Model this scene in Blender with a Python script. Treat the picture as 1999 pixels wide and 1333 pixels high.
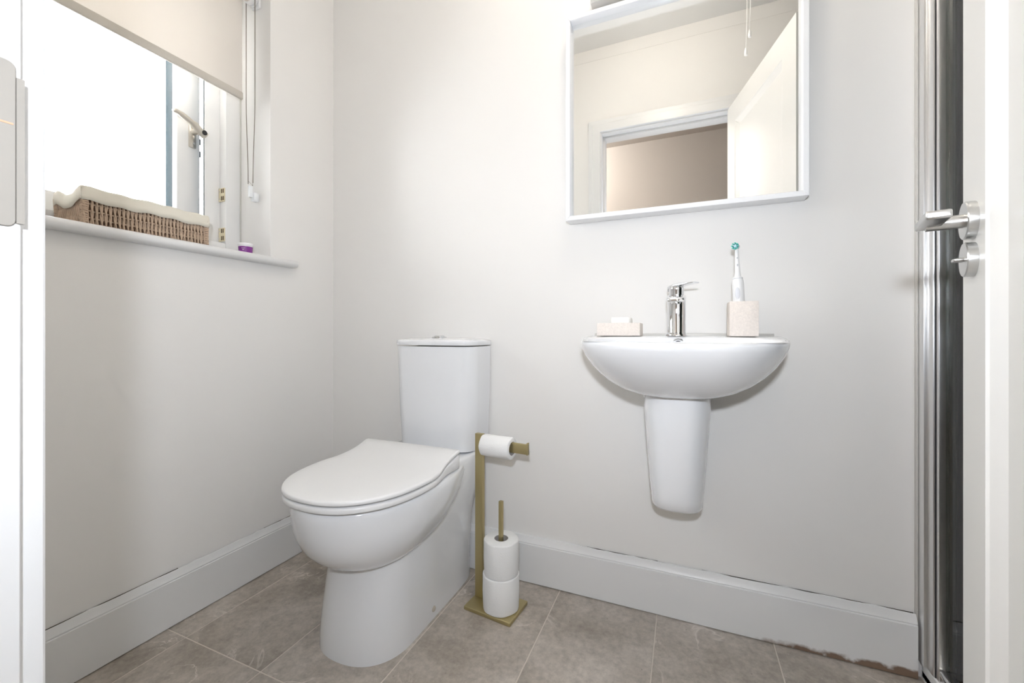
import bpy, bmesh, math, random
from mathutils import Vector, Matrix
random.seed(7)
for o in list(bpy.data.objects): bpy.data.objects.remove(o)
scene = bpy.context.scene
C = scene.collection
PI = math.pi

# ------------------------------------------------------------------ camera
YAW = math.radians(22.64)
CAMH = 0.86
cam = bpy.data.cameras.new('camera')
cam.sensor_width = 36.0
cam.lens = 804.6 / 1999 * 36
cam.shift_y = -18.5 / 1999
cam.clip_start = 0.02
camo = bpy.data.objects.new('camera', cam); C.objects.link(camo)
camo.location = (0, 0, CAMH)
camo.rotation_euler = (PI / 2, 0, YAW)
scene.camera = camo

# ------------------------------------------------------------------ world, lights, exposure
W = bpy.data.worlds.new('sky'); scene.world = W; W.use_nodes = True
bg = W.node_tree.nodes['Background']
bg.inputs[0].default_value = (0.98, 0.985, 1.0, 1); bg.inputs[1].default_value = 8.0
scene.view_settings.view_transform = 'Standard'; scene.view_settings.look = 'None'
scene.view_settings.gamma = 1; scene.view_settings.use_curve_mapping = False
scene.view_settings.exposure = 0.87

def area(name, loc, rot, size, power, col, shape='DISK'):
    l = bpy.data.lights.new(name, 'AREA'); l.shape = shape; l.size = size; l.energy = power; l.color = col
    o = bpy.data.objects.new(name, l); C.objects.link(o); o.location = loc; o.rotation_euler = rot
    return o
# the photographer's flash, just above and behind the lens
area('camera_flash', (0.02, -0.10, 1.06), (PI / 2 + math.radians(13), 0, math.radians(12)), 0.07, 5.7, (0.90, 0.96, 1.06))

# ------------------------------------------------------------------ materials
MATS = {}
def mat(name, col, rough=0.5, metal=0.0, coat=0.0, spec=0.5, bump=None, var=None, trans=0.0):
    if name in MATS: return MATS[name]
    m = bpy.data.materials.new(name); m.use_nodes = True
    nt = m.node_tree; b = nt.nodes['Principled BSDF']
    b.inputs['Base Color'].default_value = (*col, 1); b.inputs['Roughness'].default_value = rough
    b.inputs['Metallic'].default_value = metal; b.inputs['Coat Weight'].default_value = coat
    b.inputs['Coat Roughness'].default_value = 0.04
    b.inputs['Specular IOR Level'].default_value = spec
    tc = nt.nodes.new('ShaderNodeTexCoord')
    if var:      # (scale, amount): gentle tonal mottling of the base colour
        n = nt.nodes.new('ShaderNodeTexNoise'); n.inputs['Scale'].default_value = var[0]; n.inputs['Detail'].default_value = 6
        r = nt.nodes.new('ShaderNodeMix'); r.data_type = 'RGBA'
        a = var[1]
        r.inputs[6].default_value = (*[c * (1 - a) for c in col], 1); r.inputs[7].default_value = (*[min(1, c * (1 + a)) for c in col], 1)
        nt.links.new(tc.outputs['Object'], n.inputs['Vector']); nt.links.new(n.outputs['Fac'], r.inputs[0])
        nt.links.new(r.outputs[2], b.inputs['Base Color'])
    if bump:     # (scale, strength, distance)
        n = nt.nodes.new('ShaderNodeTexNoise'); n.inputs['Scale'].default_value = bump[0]; n.inputs['Detail'].default_value = 4
        bp = nt.nodes.new('ShaderNodeBump'); bp.inputs['Strength'].default_value = bump[1]; bp.inputs['Distance'].default_value = bump[2]
        nt.links.new(tc.outputs['Object'], n.inputs['Vector']); nt.links.new(n.outputs['Fac'], bp.inputs['Height'])
        nt.links.new(bp.outputs['Normal'], b.inputs['Normal'])
    MATS[name] = m
    return m

WALL = mat('wall_paint', (0.83, 0.814, 0.789), 0.8, spec=0.12, bump=(90, 0.06, 0.002), var=(2.5, 0.012))
CEIL = mat('ceiling_paint', (0.89, 0.885, 0.87), 0.7, bump=(120, 0.05, 0.002))
TRIM = mat('white_trim_paint', (0.77, 0.77, 0.765), 0.32, bump=(60, 0.05, 0.001), var=(6, 0.012))
DOORP = mat('door_paint', (0.80, 0.79, 0.76), 0.35, bump=(70, 0.04, 0.001))
CER = mat('white_ceramic', (0.83, 0.84, 0.855), 0.12, coat=0.6)
PLASTIC = mat('white_plastic', (0.85, 0.85, 0.85), 0.28)
SEATP = mat('seat_plastic', (0.84, 0.838, 0.835), 0.3)
UPVC = mat('window_plastic', (0.84, 0.835, 0.82), 0.3)
GREYP = mat('grey_blue_exterior_plastic', (0.024, 0.038, 0.046), 0.8, spec=0.1)
LINING = mat('brick_toned_lining', (0.16, 0.09, 0.06), 0.9, var=(30, 0.3), spec=0.1)
CHROME = mat('chrome', (0.74, 0.75, 0.765), 0.03, 1.0)
SATIN = mat('satin_steel', (0.62, 0.62, 0.61), 0.28, 1.0, bump=(300, 0.03, 0.0005))
ALU = mat('bright_aluminium', (0.80, 0.80, 0.80), 0.34, 1.0, bump=(40, 0.05, 0.001))
BRASS = mat('satin_brass', (0.47, 0.395, 0.205), 0.38, 0.75, bump=(400, 0.03, 0.0003))
PAPER = mat('toilet_paper', (0.86, 0.86, 0.85), 0.95, spec=0.1, bump=(260, 0.5, 0.0015))
CARD = mat('cardboard', (0.42, 0.40, 0.38), 0.9)
STONE = mat('speckled_beige_resin', (0.79, 0.72, 0.66), 0.7, var=(260, 0.16), bump=(200, 0.15, 0.0008))
SOAP = mat('white_soap', (0.88, 0.87, 0.83), 0.5)
TEAL = mat('teal_bristle', (0.08, 0.48, 0.42), 0.5)
PALEBLUE = mat('pale_bristle', (0.55, 0.80, 0.88), 0.5)
GREYM = mat('pale_grey_print', (0.50, 0.51, 0.54), 0.5)
DARK = mat('dark_rubber', (0.02, 0.02, 0.022), 0.6)
PURPLE = mat('purple_label', (0.22, 0.03, 0.26), 0.4)
WHITEINK = mat('white_print', (0.75, 0.68, 0.78), 0.5)
STRAND = mat('seagrass_strand', (0.54, 0.405, 0.30), 0.85, var=(45, 0.25), bump=(500, 0.4, 0.001))
STRANDD = mat('seagrass_core', (0.16, 0.10, 0.065), 0.95)
LINEN = mat('cream_linen', (0.78, 0.74, 0.64), 0.95, spec=0.1, bump=(700, 0.35, 0.0008))
CHAINM = mat('bronze_bead_chain', (0.17, 0.135, 0.095), 0.5, 0.3)
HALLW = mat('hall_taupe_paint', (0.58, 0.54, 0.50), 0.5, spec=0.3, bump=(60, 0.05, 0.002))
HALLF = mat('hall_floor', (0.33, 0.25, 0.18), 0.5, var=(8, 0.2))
GROUT = mat('pale_grout', (0.66, 0.60, 0.53), 0.9)
SHOWERT = mat('charcoal_shower_tile', (0.075, 0.073, 0.068), 0.35, var=(5, 0.2))
SEAL = mat('silicone_seal', (0.60, 0.585, 0.55), 0.4)
BARFAB = mat('blind_hem', (0.60, 0.56, 0.50), 0.9, bump=(600, 0.2, 0.0005))
STEELPLATE = mat('satin_strike_plate', (0.34, 0.32, 0.29), 0.4, 0.5)
COPPER = mat('copper_line', (0.65, 0.32, 0.2), 0.5)
KEEP = mat('pale_gold_keep', (0.80, 0.72, 0.52), 0.3, 0.5)
HANDLEM = mat('satin_nickel_handle', (0.66, 0.62, 0.55), 0.3, 0.75)

def mirror_mat():
    m = bpy.data.materials.new('mirror_glass'); m.use_nodes = True
    b = m.node_tree.nodes['Principled BSDF']
    b.inputs['Base Color'].default_value = (0.93, 0.94, 0.935, 1); b.inputs['Metallic'].default_value = 1; b.inputs['Roughness'].default_value = 0.0
    return m
def glass_mat(name, tint, gloss):
    m = bpy.data.materials.new(name); m.use_nodes = True; nt = m.node_tree; nt.nodes.clear()
    out = nt.nodes.new('ShaderNodeOutputMaterial'); mx = nt.nodes.new('ShaderNodeMixShader')
    tr = nt.nodes.new('ShaderNodeBsdfTransparent'); tr.inputs[0].default_value = (*tint, 1)
    gl = nt.nodes.new('ShaderNodeBsdfGlossy'); gl.inputs[1].default_value = 0.02
    fr = nt.nodes.new('ShaderNodeFresnel'); fr.inputs[0].default_value = 1.45
    nt.links.new(fr.outputs[0], mx.inputs[0]); nt.links.new(tr.outputs[0], mx.inputs[1]); nt.links.new(gl.outputs[0], mx.inputs[2])
    nt.links.new(mx.outputs[0], out.inputs[0])
    return m
def fabric_mat():
    m = bpy.data.materials.new('cream_blind_fabric'); m.use_nodes = True; nt = m.node_tree; nt.nodes.clear()
    out = nt.nodes.new('ShaderNodeOutputMaterial'); mx = nt.nodes.new('ShaderNodeMixShader'); mx.inputs[0].default_value = 0.22
    d = nt.nodes.new('ShaderNodeBsdfDiffuse'); d.inputs[0].default_value = (0.86, 0.82, 0.77, 1)
    t = nt.nodes.new('ShaderNodeBsdfTranslucent'); t.inputs[0].default_value = (0.84, 0.80, 0.75, 1)
    tc = nt.nodes.new('ShaderNodeTexCoord'); n = nt.nodes.new('ShaderNodeTexNoise'); n.inputs['Scale'].default_value = 500
    bp = nt.nodes.new('ShaderNodeBump'); bp.inputs['Strength'].default_value = 0.2; bp.inputs['Distance'].default_value = 0.0005
    nt.links.new(tc.outputs['Object'], n.inputs['Vector']); nt.links.new(n.outputs['Fac'], bp.inputs['Height']); nt.links.new(bp.outputs[0], d.inputs['Normal'])
    nt.links.new(d.outputs[0], mx.inputs[1]); nt.links.new(t.outputs[0], mx.inputs[2]); nt.links.new(mx.outputs[0], out.inputs[0])
    return m
def tile_mat():
    m = bpy.data.materials.new('taupe_stone_tile'); m.use_nodes = True; nt = m.node_tree; b = nt.nodes['Principled BSDF']
    L = nt.links.new; N = nt.nodes.new
    tc = N('ShaderNodeTexCoord'); oi = N('ShaderNodeObjectInfo')
    mu = N('ShaderNodeMath'); mu.operation = 'MULTIPLY'; mu.inputs[1].default_value = 37.0; L(oi.outputs['Random'], mu.inputs[0])
    va = N('ShaderNodeVectorMath'); va.operation = 'ADD'; L(tc.outputs['Object'], va.inputs[0]); L(mu.outputs[0], va.inputs[1])
    def noise(s, d, rough=0.55, dist=0.0):
        n = N('ShaderNodeTexNoise'); n.inputs['Scale'].default_value = s; n.inputs['Detail'].default_value = d
        n.inputs['Roughness'].default_value = rough; n.inputs['Distortion'].default_value = dist; L(va.outputs[0], n.inputs['Vector']); return n
    def ramp(src, stops):
        r = N('ShaderNodeValToRGB'); e = r.color_ramp.elements
        while len(e) < len(stops): e.new(0.5)
        for k, (p, c) in enumerate(stops): e[k].position = p; e[k].color = (*c, 1)
        L(src, r.inputs[0]); return r
    def mix(f, a, b2, mode='MIX'):
        x = N('ShaderNodeMix'); x.data_type = 'RGBA'; x.blend_type = mode
        if isinstance(f, float): x.inputs[0].default_value = f
        else: L(f, x.inputs[0])
        L(a, x.inputs[6])
        if isinstance(b2, tuple): x.inputs[7].default_value = (*b2, 1)
        else: L(b2, x.inputs[7])
        return x.outputs[2]
    base = ramp(noise(5, 9, 0.62, 0.4).outputs['Fac'], [(0.30, (0.335, 0.295, 0.25)), (0.5, (0.455, 0.41, 0.36)), (0.72, (0.58, 0.53, 0.48))])
    fine = ramp(noise(55, 8, 0.7).outputs['Fac'], [(0.32, (0.66, 0.65, 0.64)), (0.64, (1.12, 1.11, 1.09))])
    col = mix(0.75, base.outputs[0], fine.outputs[0], 'MULTIPLY')
    # pale veins: thin bands where a warped noise crosses its mid value, kept only in patches
    vn = noise(3.2, 5, 0.6, 1.2)
    vein = ramp(vn.outputs['Fac'], [(0.488, (0, 0, 0)), (0.5, (1, 1, 1)), (0.512, (0, 0, 0))])
    patch = ramp(noise(4.5, 2).outputs['Fac'], [(0.52, (0, 0, 0)), (0.66, (1, 1, 1))])
    mm = N('ShaderNodeMath'); mm.operation = 'MULTIPLY'; L(vein.outputs[0], mm.inputs[0]); L(patch.outputs[0], mm.inputs[1])
    m2 = N('ShaderNodeMath'); m2.operation = 'MULTIPLY'; m2.inputs[1].default_value = 0.75; L(mm.outputs[0], m2.inputs[0])
    col = mix(m2.outputs[0], col, (0.74, 0.68, 0.62))
    sp = N('ShaderNodeTexVoronoi'); sp.inputs['Scale'].default_value = 38; L(va.outputs[0], sp.inputs['Vector'])
    spr = ramp(sp.outputs['Distance'], [(0.03, (1, 1, 1)), (0.09, (0, 0, 0))])
    sm = N('ShaderNodeMath'); sm.operation = 'MULTIPLY'; sm.inputs[1].default_value = 0.4; L(spr.outputs[0], sm.inputs[0])
    col = mix(sm.outputs[0], col, (0.70, 0.64, 0.57))
    dk = N('ShaderNodeTexVoronoi'); dk.inputs['Scale'].default_value = 21; L(va.outputs[0], dk.inputs['Vector'])
    dkr = ramp(dk.outputs['Distance'], [(0.02, (1, 1, 1)), (0.06, (0, 0, 0))])
    dm = N('ShaderNodeMath'); dm.operation = 'MULTIPLY'; dm.inputs[1].default_value = 0.5; L(dkr.outputs[0], dm.inputs[0])
    col = mix(dm.outputs[0], col, (0.10, 0.08, 0.065))
    L(col, b.inputs['Base Color'])
    b.inputs['Roughness'].default_value = 0.48
    bp = N('ShaderNodeBump'); bp.inputs['Strength'].default_value = 0.12; bp.inputs['Distance'].default_value = 0.002
    L(noise(60, 6).outputs['Fac'], bp.inputs['Height']); L(bp.outputs[0], b.inputs['Normal'])
    return m
def stained_trim_mat():
    """white trim paint with brown water damage along the foot of the board near the shower"""
    m = bpy.data.materials.new('water_stained_trim_paint'); m.use_nodes = True; nt = m.node_tree; b = nt.nodes['Principled BSDF']
    L = nt.links.new; N = nt.nodes.new
    tc = N('ShaderNodeTexCoord'); sx = N('ShaderNodeSeparateXYZ'); L(tc.outputs['Object'], sx.inputs[0])
    n = N('ShaderNodeTexNoise'); n.inputs['Scale'].default_value = 26; n.inputs['Detail'].default_value = 5; L(tc.outputs['Object'], n.inputs['Vector'])
    def mr(src, a, b2, c, d):
        r = N('ShaderNodeMapRange'); r.inputs[1].default_value = a; r.inputs[2].default_value = b2; r.inputs[3].default_value = c; r.inputs[4].default_value = d
        L(src, r.inputs[0]); return r.outputs[0]
    def mth(op, a, b2):
        x = N('ShaderNodeMath'); x.operation = op
        for k, v in enumerate((a, b2)):
            if isinstance(v, float): x.inputs[k].default_value = v
            else: L(v, x.inputs[k])
        x.use_clamp = True
        return x.outputs[0]
    # object origin is the board's centre: x grows to the right, z from the floor
    px = mr(sx.outputs['X'], 1.45, 1.91, 0.0, 1.0)
    hz = mr(sx.outputs['Z'], 0.0, 0.030, 1.0, 0.0)
    v = mth('MULTIPLY', mth('MULTIPLY', px, hz), mr(n.outputs['Fac'], 0.3, 0.65, 0.5, 1.9))
    f = mr(v, 0.22, 0.5, 0.0, 0.95)
    x = N('ShaderNodeMix'); x.data_type = 'RGBA'; x.inputs[6].default_value = (0.80, 0.80, 0.795, 1); x.inputs[7].default_value = (0.19, 0.115, 0.07, 1)
    L(f, x.inputs[0]); L(x.outputs[2], b.inputs['Base Color']); b.inputs['Roughness'].default_value = 0.34
    return m
MIRROR = mirror_mat(); PANE = glass_mat('window_glass', (0.96, 0.97, 0.97), 0.05); SHGLASS = glass_mat('green_tinted_shower_glass', (0.80, 0.86, 0.83), 0.1)
FABRIC = fabric_mat(); TILE = tile_mat(); STAINED = stained_trim_mat()

# ------------------------------------------------------------------ mesh helpers
class MB:
    def __init__(s): s.v = []; s.f = []
    def add(s, vs, fs):
        k = len(s.v); s.v += [tuple(q) for q in vs]; s.f += [tuple(i + k for i in q) for q in fs]; return s
    def box(s, a, b):
        (x0, y0, z0), (x1, y1, z1) = a, b
        return s.add([(x0,y0,z0),(x1,y0,z0),(x1,y1,z0),(x0,y1,z0),(x0,y0,z1),(x1,y0,z1),(x1,y1,z1),(x0,y1,z1)],
                     [(0,3,2,1),(4,5,6,7),(0,1,5,4),(1,2,6,5),(2,3,7,6),(3,0,4,7)])
    def prism(s, poly, e):
        """poly: list of 3D points, e: extrusion vector"""
        n = len(poly); e = Vector(e); p = [Vector(q) for q in poly]
        return s.add(p + [q + e for q in p], [tuple(range(n))[::-1], tuple(range(n, 2*n))] + [(i, (i+1) % n, n + (i+1) % n, n + i) for i in range(n)])
    def loft(s, rings, cap0=True, cap1=True):
        n = len(rings[0]); vs = [p for r in rings for p in r]; fs = []
        for k in range(len(rings) - 1):
            for i in range(n):
                j = (i + 1) % n; fs.append((k*n+i, k*n+j, (k+1)*n+j, (k+1)*n+i))
        if cap0: fs.append(tuple(range(n))[::-1])
        if cap1: fs.append(tuple((len(rings)-1)*n + i for i in range(n)))
        return s.add(vs, fs)
    def cyl(s, p0, p1, r0, r1=None, n=24, cap=True):
        r1 = r0 if r1 is None else r1
        p0 = Vector(p0); p1 = Vector(p1); d = (p1 - p0).normalized()
        a = d.orthogonal().normalized(); b = d.cross(a)
        rg = [[p + (a*math.cos(2*PI*i/n) + b*math.sin(2*PI*i/n))*r for i in range(n)] for p, r in ((p0, r0), (p1, r1))]
        return s.loft(rg, cap, cap)
    def lathe(s, prof, base, axis=(0,0,1), n=32):
        """prof: (radius, height along axis)"""
        d = Vector(axis).normalized(); a = d.orthogonal().normalized(); b = d.cross(a); base = Vector(base)
        rg = [[base + d*h + (a*math.cos(2*PI*i/n) + b*math.sin(2*PI*i/n))*max(r, 1e-5) for i in range(n)] for r, h in prof]
        return s.loft(rg, True, True)
    def tube(s, path, r, n=8):
        pts = [Vector(p) for p in path]; rg = []; up = None
        for i, p in enumerate(pts):
            t = (pts[min(i+1, len(pts)-1)] - pts[max(i-1, 0)]).normalized()
            if up is None: up = t.orthogonal().normalized()
            up = (up - t*up.dot(t)).normalized(); b = t.cross(up)
            rr = r[i] if isinstance(r, (list, tuple)) else r
            rg.append([p + (up*math.cos(2*PI*k/n) + b*math.sin(2*PI*k/n))*rr for k in range(n)])
        return s.loft(rg)
    def build(s, name, m, parent=None, bevel=0.0, seg=2, angle=35, sharp=40, flat=False, origin=None):
        xs, ys, zs = zip(*s.v)
        org = Vector(origin) if origin else Vector(((min(xs)+max(xs))/2, (min(ys)+max(ys))/2, min(zs)))
        me = bpy.data.meshes.new(name)
        me.from_pydata([tuple(Vector(p) - org) for p in s.v], [], s.f); me.update()
        bm = bmesh.new(); bm.from_mesh(me)
        bmesh.ops.recalc_face_normals(bm, faces=bm.faces[:])
        if bevel:
            ed = [e for e in bm.edges if len(e.link_faces) == 2 and e.calc_face_angle(0) > math.radians(angle)]
            bmesh.ops.bevel(bm, geom=ed, offset=bevel, segments=seg, profile=0.5, affect='EDGES', clamp_overlap=True)
        bm.to_mesh(me); bm.free()
        if not flat:
            me.shade_smooth(); me.set_sharp_from_angle(angle=math.radians(sharp))
        me.materials.append(m)
        o = bpy.data.objects.new(name, me); C.objects.link(o)
        if parent: o.parent = parent; o.location = org - abs_loc(parent)
        else: o.location = org
        return o
def abs_loc(o):
    l = Vector(o.location)
    while o.parent: o = o.parent; l = l + Vector(o.location)
    return l
def tag(o, label=None, cat=None, group=None, kind=None):
    for k, v in (('label', label), ('category', cat), ('group', group), ('kind', kind)):
        if v: o[k] = v
    return o
def thing(name, loc, label, cat, group=None, kind=None):
    o = bpy.data.objects.new(name, None); C.objects.link(o); o.location = loc; o.empty_display_size = 0.05
    return tag(o, label, cat, group, kind)
def struct(o, label, cat): return tag(o, label, cat, kind='structure')
def smooth(a, b, x):
    t = max(0.0, min(1.0, (x - a) / (b - a))); return t*t*(3 - 2*t)
def catmull(pts, k=6, closed=False):
    out = []; n = len(pts); P = [Vector(p) for p in pts]
    rng = n if closed else n - 1
    for i in range(rng):
        p0 = P[(i-1) % n] if closed or i > 0 else P[0]*2 - P[1]
        p1 = P[i]; p2 = P[(i+1) % n]
        p3 = P[(i+2) % n] if closed or i + 2 < n else P[-1]*2 - P[-2]
        for j in range(k):
            t = j / k
            out.append(0.5*((2*p1) + (p2-p0)*t + (2*p0-5*p1+4*p2-p3)*t*t + (3*p1-p0-3*p2+p3)*t*t*t))
    if not closed: out.append(P[-1])
    return out
def inset(poly, d):
    """inset a closed 2D outline (counter-clockwise or clockwise) by d towards its inside"""
    n = len(poly); A = sum(poly[i][0]*poly[(i+1) % n][1] - poly[(i+1) % n][0]*poly[i][1] for i in range(n)); sg = 1 if A > 0 else -1
    out = []
    for i in range(n):
        a = Vector(poly[i-1][:2]); b = Vector(poly[(i+1) % n][:2]); t = (b - a)
        if t.length < 1e-9: out.append(tuple(poly[i][:2])); continue
        t.normalize(); nrm = Vector((-t.y, t.x)) * sg
        out.append((poly[i][0] + nrm.x*d, poly[i][1] + nrm.y*d))
    return out
def ring(poly, z): return [(p[0], p[1], z(p[0], p[1]) if callable(z) else z) for p in poly]
def rrect(x0, y0, x1, y1, r, n=6):
    out = []
    for cx, cy, a0 in ((x1-r, y1-r, 0), (x0+r, y1-r, 90), (x0+r, y0+r, 180), (x1-r, y0+r, 270)):
        for k in range(n + 1):
            a = math.radians(a0 + 90*k/n); out.append((cx + r*math.cos(a), cy + r*math.sin(a)))
    return out

# ------------------------------------------------------------------ room constants (metres, camera at x=y=0)
XL, YB, YD = -1.394, 1.343, 0.1425         # window wall face, basin wall face, door wall face
XR, ZC = 1.38, 2.56                      # shower end wall, ceiling
XS = 0.560                               # shower screen line
WX0, WY0, WY1, WZ0, WZ1 = -1.74, 0.20, 1.05, 1.104, 2.14   # window hole
DX0, DX1, DZ = -0.455, 0.236, 2.048      # clear door opening

# ------------------------------------------------------------------ shell
m = MB().box((XL-0.35, -0.0, -0.12), (XR+0.1, YB+0.12, -0.0008))
floor = struct(m.build('floor', GROUT), 'taupe stone tiled bathroom floor with pale grout joints', 'floor')
def tiles():
    gx = [XL] + [-1.295 + 0.3048*k for k in range(7)]
    gx[-1] = 0.546
    gy = [0.02, 0.718, YB]
    g = 0.0016; cache = {}
    for i in range(len(gx)-1):
        for j in range(2):
            x0, x1, y0, y1 = gx[i]+g, gx[i+1]-g, gy[j]+g, gy[j+1]-g
            key = (round(x1-x0, 3), j)
            if key in cache:
                o = cache[key].copy(); C.objects.link(o); o.location = Vector(((x0+x1)/2, (y0+y1)/2, -0.007)) - Vector(floor.location)
            else:
                o = MB().box((x0, y0, -0.007), (x1, y1, 0)).build('tile', TILE, floor, bevel=0.0005, seg=1); cache[key] = o
tiles()
m = MB().box((XL-0.12, YB, -0.12), (0.585, YB+0.12, ZC))
struct(m.build('wall_back', WALL, flat=True), 'off-white painted wall behind the basin and toilet', 'wall')
m = MB()
xo = WX0
m.box((xo, -0.0, -0.12), (XL, WY0, ZC)); m.box((xo, WY1, -0.12), (XL, YB+0.12, ZC))
m.box((xo, WY0, -0.12), (XL, WY1, WZ0)); m.box((xo, WY0, WZ1), (XL, WY1, ZC))
struct(m.build('wall_left', WALL, flat=True), 'off-white painted wall with the recessed window', 'wall')
m = MB()
m.box((XL-0.3, 0.0, -0.12), (DX0-0.02, YD, ZC)); m.box((DX1+0.02, 0.0, -0.12), (XR+0.1, YD, ZC)); m.box((DX0-0.02, 0.0, DZ+0.02), (DX1+0.02, YD, ZC))
struct(m.build('wall_front', WALL, flat=True), 'off-white painted wall around the doorway, seen in the mirror', 'wall')
struct(MB().box((XR, YD, -0.12), (XR+0.1, YB+0.12, ZC)).build('wall_right', SHOWERT, flat=True), 'dark tiled end wall inside the shower', 'wall')
struct(MB().box((0.585, YB, -0.12), (XR+0.1, YB+0.12, ZC)).build('wall_shower', SHOWERT, flat=True), 'dark grey tiled wall behind the shower glass', 'wall')
struct(MB().box((XL-0.35, 0.0, ZC), (XR+0.1, YB+0.12, ZC+0.1)).build('ceiling', CEIL, flat=True), 'white bathroom ceiling, seen in the mirror', 'ceiling')
# shallow cove strip along the top of the door wall
m = MB().prism([(XL, YD, ZC-0.065), (XL, YD+0.002, ZC-0.065), (XL, YD+0.010, ZC), (XL, YD, ZC)], (0.56-XL+0.5, 0, 0))
struct(m.build('trim_1', WALL, flat=True), 'slim plain cornice strip at the top of the doorway wall', 'cornice')
# hall behind the camera
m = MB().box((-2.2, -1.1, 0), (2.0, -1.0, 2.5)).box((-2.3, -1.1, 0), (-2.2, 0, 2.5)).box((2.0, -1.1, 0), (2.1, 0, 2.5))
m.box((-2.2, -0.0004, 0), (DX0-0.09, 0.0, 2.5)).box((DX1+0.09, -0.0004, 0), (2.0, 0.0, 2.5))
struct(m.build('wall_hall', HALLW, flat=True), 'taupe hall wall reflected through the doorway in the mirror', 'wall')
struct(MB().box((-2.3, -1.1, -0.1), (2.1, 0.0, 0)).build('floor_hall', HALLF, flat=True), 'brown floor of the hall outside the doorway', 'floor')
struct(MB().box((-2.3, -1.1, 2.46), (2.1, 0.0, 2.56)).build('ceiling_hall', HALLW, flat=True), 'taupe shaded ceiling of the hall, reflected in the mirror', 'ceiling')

# ------------------------------------------------------------------ skirting boards
def skirting(p0, axis, length, out, name, label, material, gaps):
    """profile swept along axis; out = direction into the room; gaps(t) = width of the crack behind the top edge"""
    p0 = Vector(p0); a = Vector(axis); o = Vector(out); rings = []
    N = 70
    for k in range(N+1):
        t = k/N; g = gaps(t)
        prof = [(0, 0), (0.0135, 0), (0.0135, 0.0028), (0.018, 0.0032), (0.018, 0.1315), (0.0148, 0.1330), (0.0148, 0.1350), (0.0165, 0.1368),
                (0.0125, 0.1440), (0.0100, 0.1520), (0.0085, 0.1570), (g, 0.1572), (g, 0.1440), (0, 0.1440)]
        wob = 0.0006*math.sin(t*61) if g > 0.0012 else 0
        rings.append([p0 + a*(t*length) + o*(d) + Vector((0, 0, z + (wob if z > 0.15 else 0))) for d, z in prof])
    return struct(MB().loft(rings).build(name, material, sharp=20, origin=p0 + a*(length/2 if False else 0)), label, 'skirting board')
def gap_back(t):
    x = XL + t*(0.536 - XL)
    if x < -0.33: return 0.0006
    r = random.random()
    return 0.0058 if r > 0.25 else 0.0025
def gap_left(t): return 0.0056 if random.random() > 0.1 else 0.0025
b = skirting((XL+0.018, YB, 0), (1, 0, 0), 0.534-XL-0.018, (0, -1, 0), 'baseboard_back', 'white skirting board below the basin, cracked along its top and stained brown by the shower', STAINED, gap_back)
bl_ = skirting((XL, YD, 0), (0, 1, 0), YB-YD, (1, 0, 0), 'baseboard_left', 'white skirting board along the window wall beside the toilet', TRIM, gap_left)

def crack(board, p0, axis, out, t0, t1, dens):  # dark strips whose colour stands in for the shade inside the open crack
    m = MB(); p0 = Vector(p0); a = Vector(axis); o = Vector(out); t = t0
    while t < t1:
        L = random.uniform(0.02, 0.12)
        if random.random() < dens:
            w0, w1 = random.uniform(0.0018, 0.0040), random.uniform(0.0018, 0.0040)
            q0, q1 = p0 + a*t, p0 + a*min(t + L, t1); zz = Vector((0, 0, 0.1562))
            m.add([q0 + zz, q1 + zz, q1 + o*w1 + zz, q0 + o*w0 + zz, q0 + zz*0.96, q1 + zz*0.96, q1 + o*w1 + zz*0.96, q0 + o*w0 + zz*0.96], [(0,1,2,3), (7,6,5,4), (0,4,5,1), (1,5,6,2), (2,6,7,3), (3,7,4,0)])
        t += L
    m.build('caulk_crack_shade', mat('crack_shade', (0.05, 0.038, 0.028), 0.95), board, flat=True)
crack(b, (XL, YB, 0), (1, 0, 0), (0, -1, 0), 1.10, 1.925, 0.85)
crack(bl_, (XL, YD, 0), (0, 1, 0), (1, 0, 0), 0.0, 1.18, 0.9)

# ------------------------------------------------------------------ window
win = thing('window_1', (-1.60, (WY0+WY1)/2, WZ0), 'white framed casement window standing slightly open in the recess', 'window', kind='structure')
fx0, fx1 = -1.655, -1.556
def frame_ring(y0, y1, z0, z1, x0, x1, t, name, material, parent, bev=0.003):
    for nm, a, c in ((name, (x0, y0, z0), (x1, y0+t, z1)), (name, (x0, y1-t, z0), (x1, y1, z1)),
                     (name, (x0, y0+t, z0), (x1, y1-t, z0+t)), (name, (x0, y0+t, z1-t), (x1, y1-t, z1))):
        MB().box(a, c).build(nm, material, parent, bevel=bev)
z0w, z1w = 1.131, WZ1
frame_ring(WY0, WY1, z0w, z1w, -1.592, fx1, 0.055, 'frame_bar', UPVC, win)
frame_ring(WY0, WY1, z0w, z1w, -1.596, -1.592, 0.106, 'outer_frame_bar', UPVC, win, 0.001)
frame_ring(WY0, WY1, z0w, z1w, -1.602, -1.596, 0.106, 'outer_cladding_bar', GREYP, win, 0.001)
for a, c in (((WX0, WY0, z0w), (-1.602, WY0+0.004, z1w)), ((WX0, WY1-0.004, z0w), (-1.602, WY1, z1w)), ((WX0, WY0+0.004, z1w-0.004), (-1.602, WY1-0.004, z1w)), ((WX0, WY0+0.004, z0w-0.02), (-1.63, WY1-0.004, z0w+0.004))):
    MB().box(a, c).build('added_reveal_lining', LINING, win, flat=True)  # added dark lining that cuts skylight bouncing onto the sash
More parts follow.
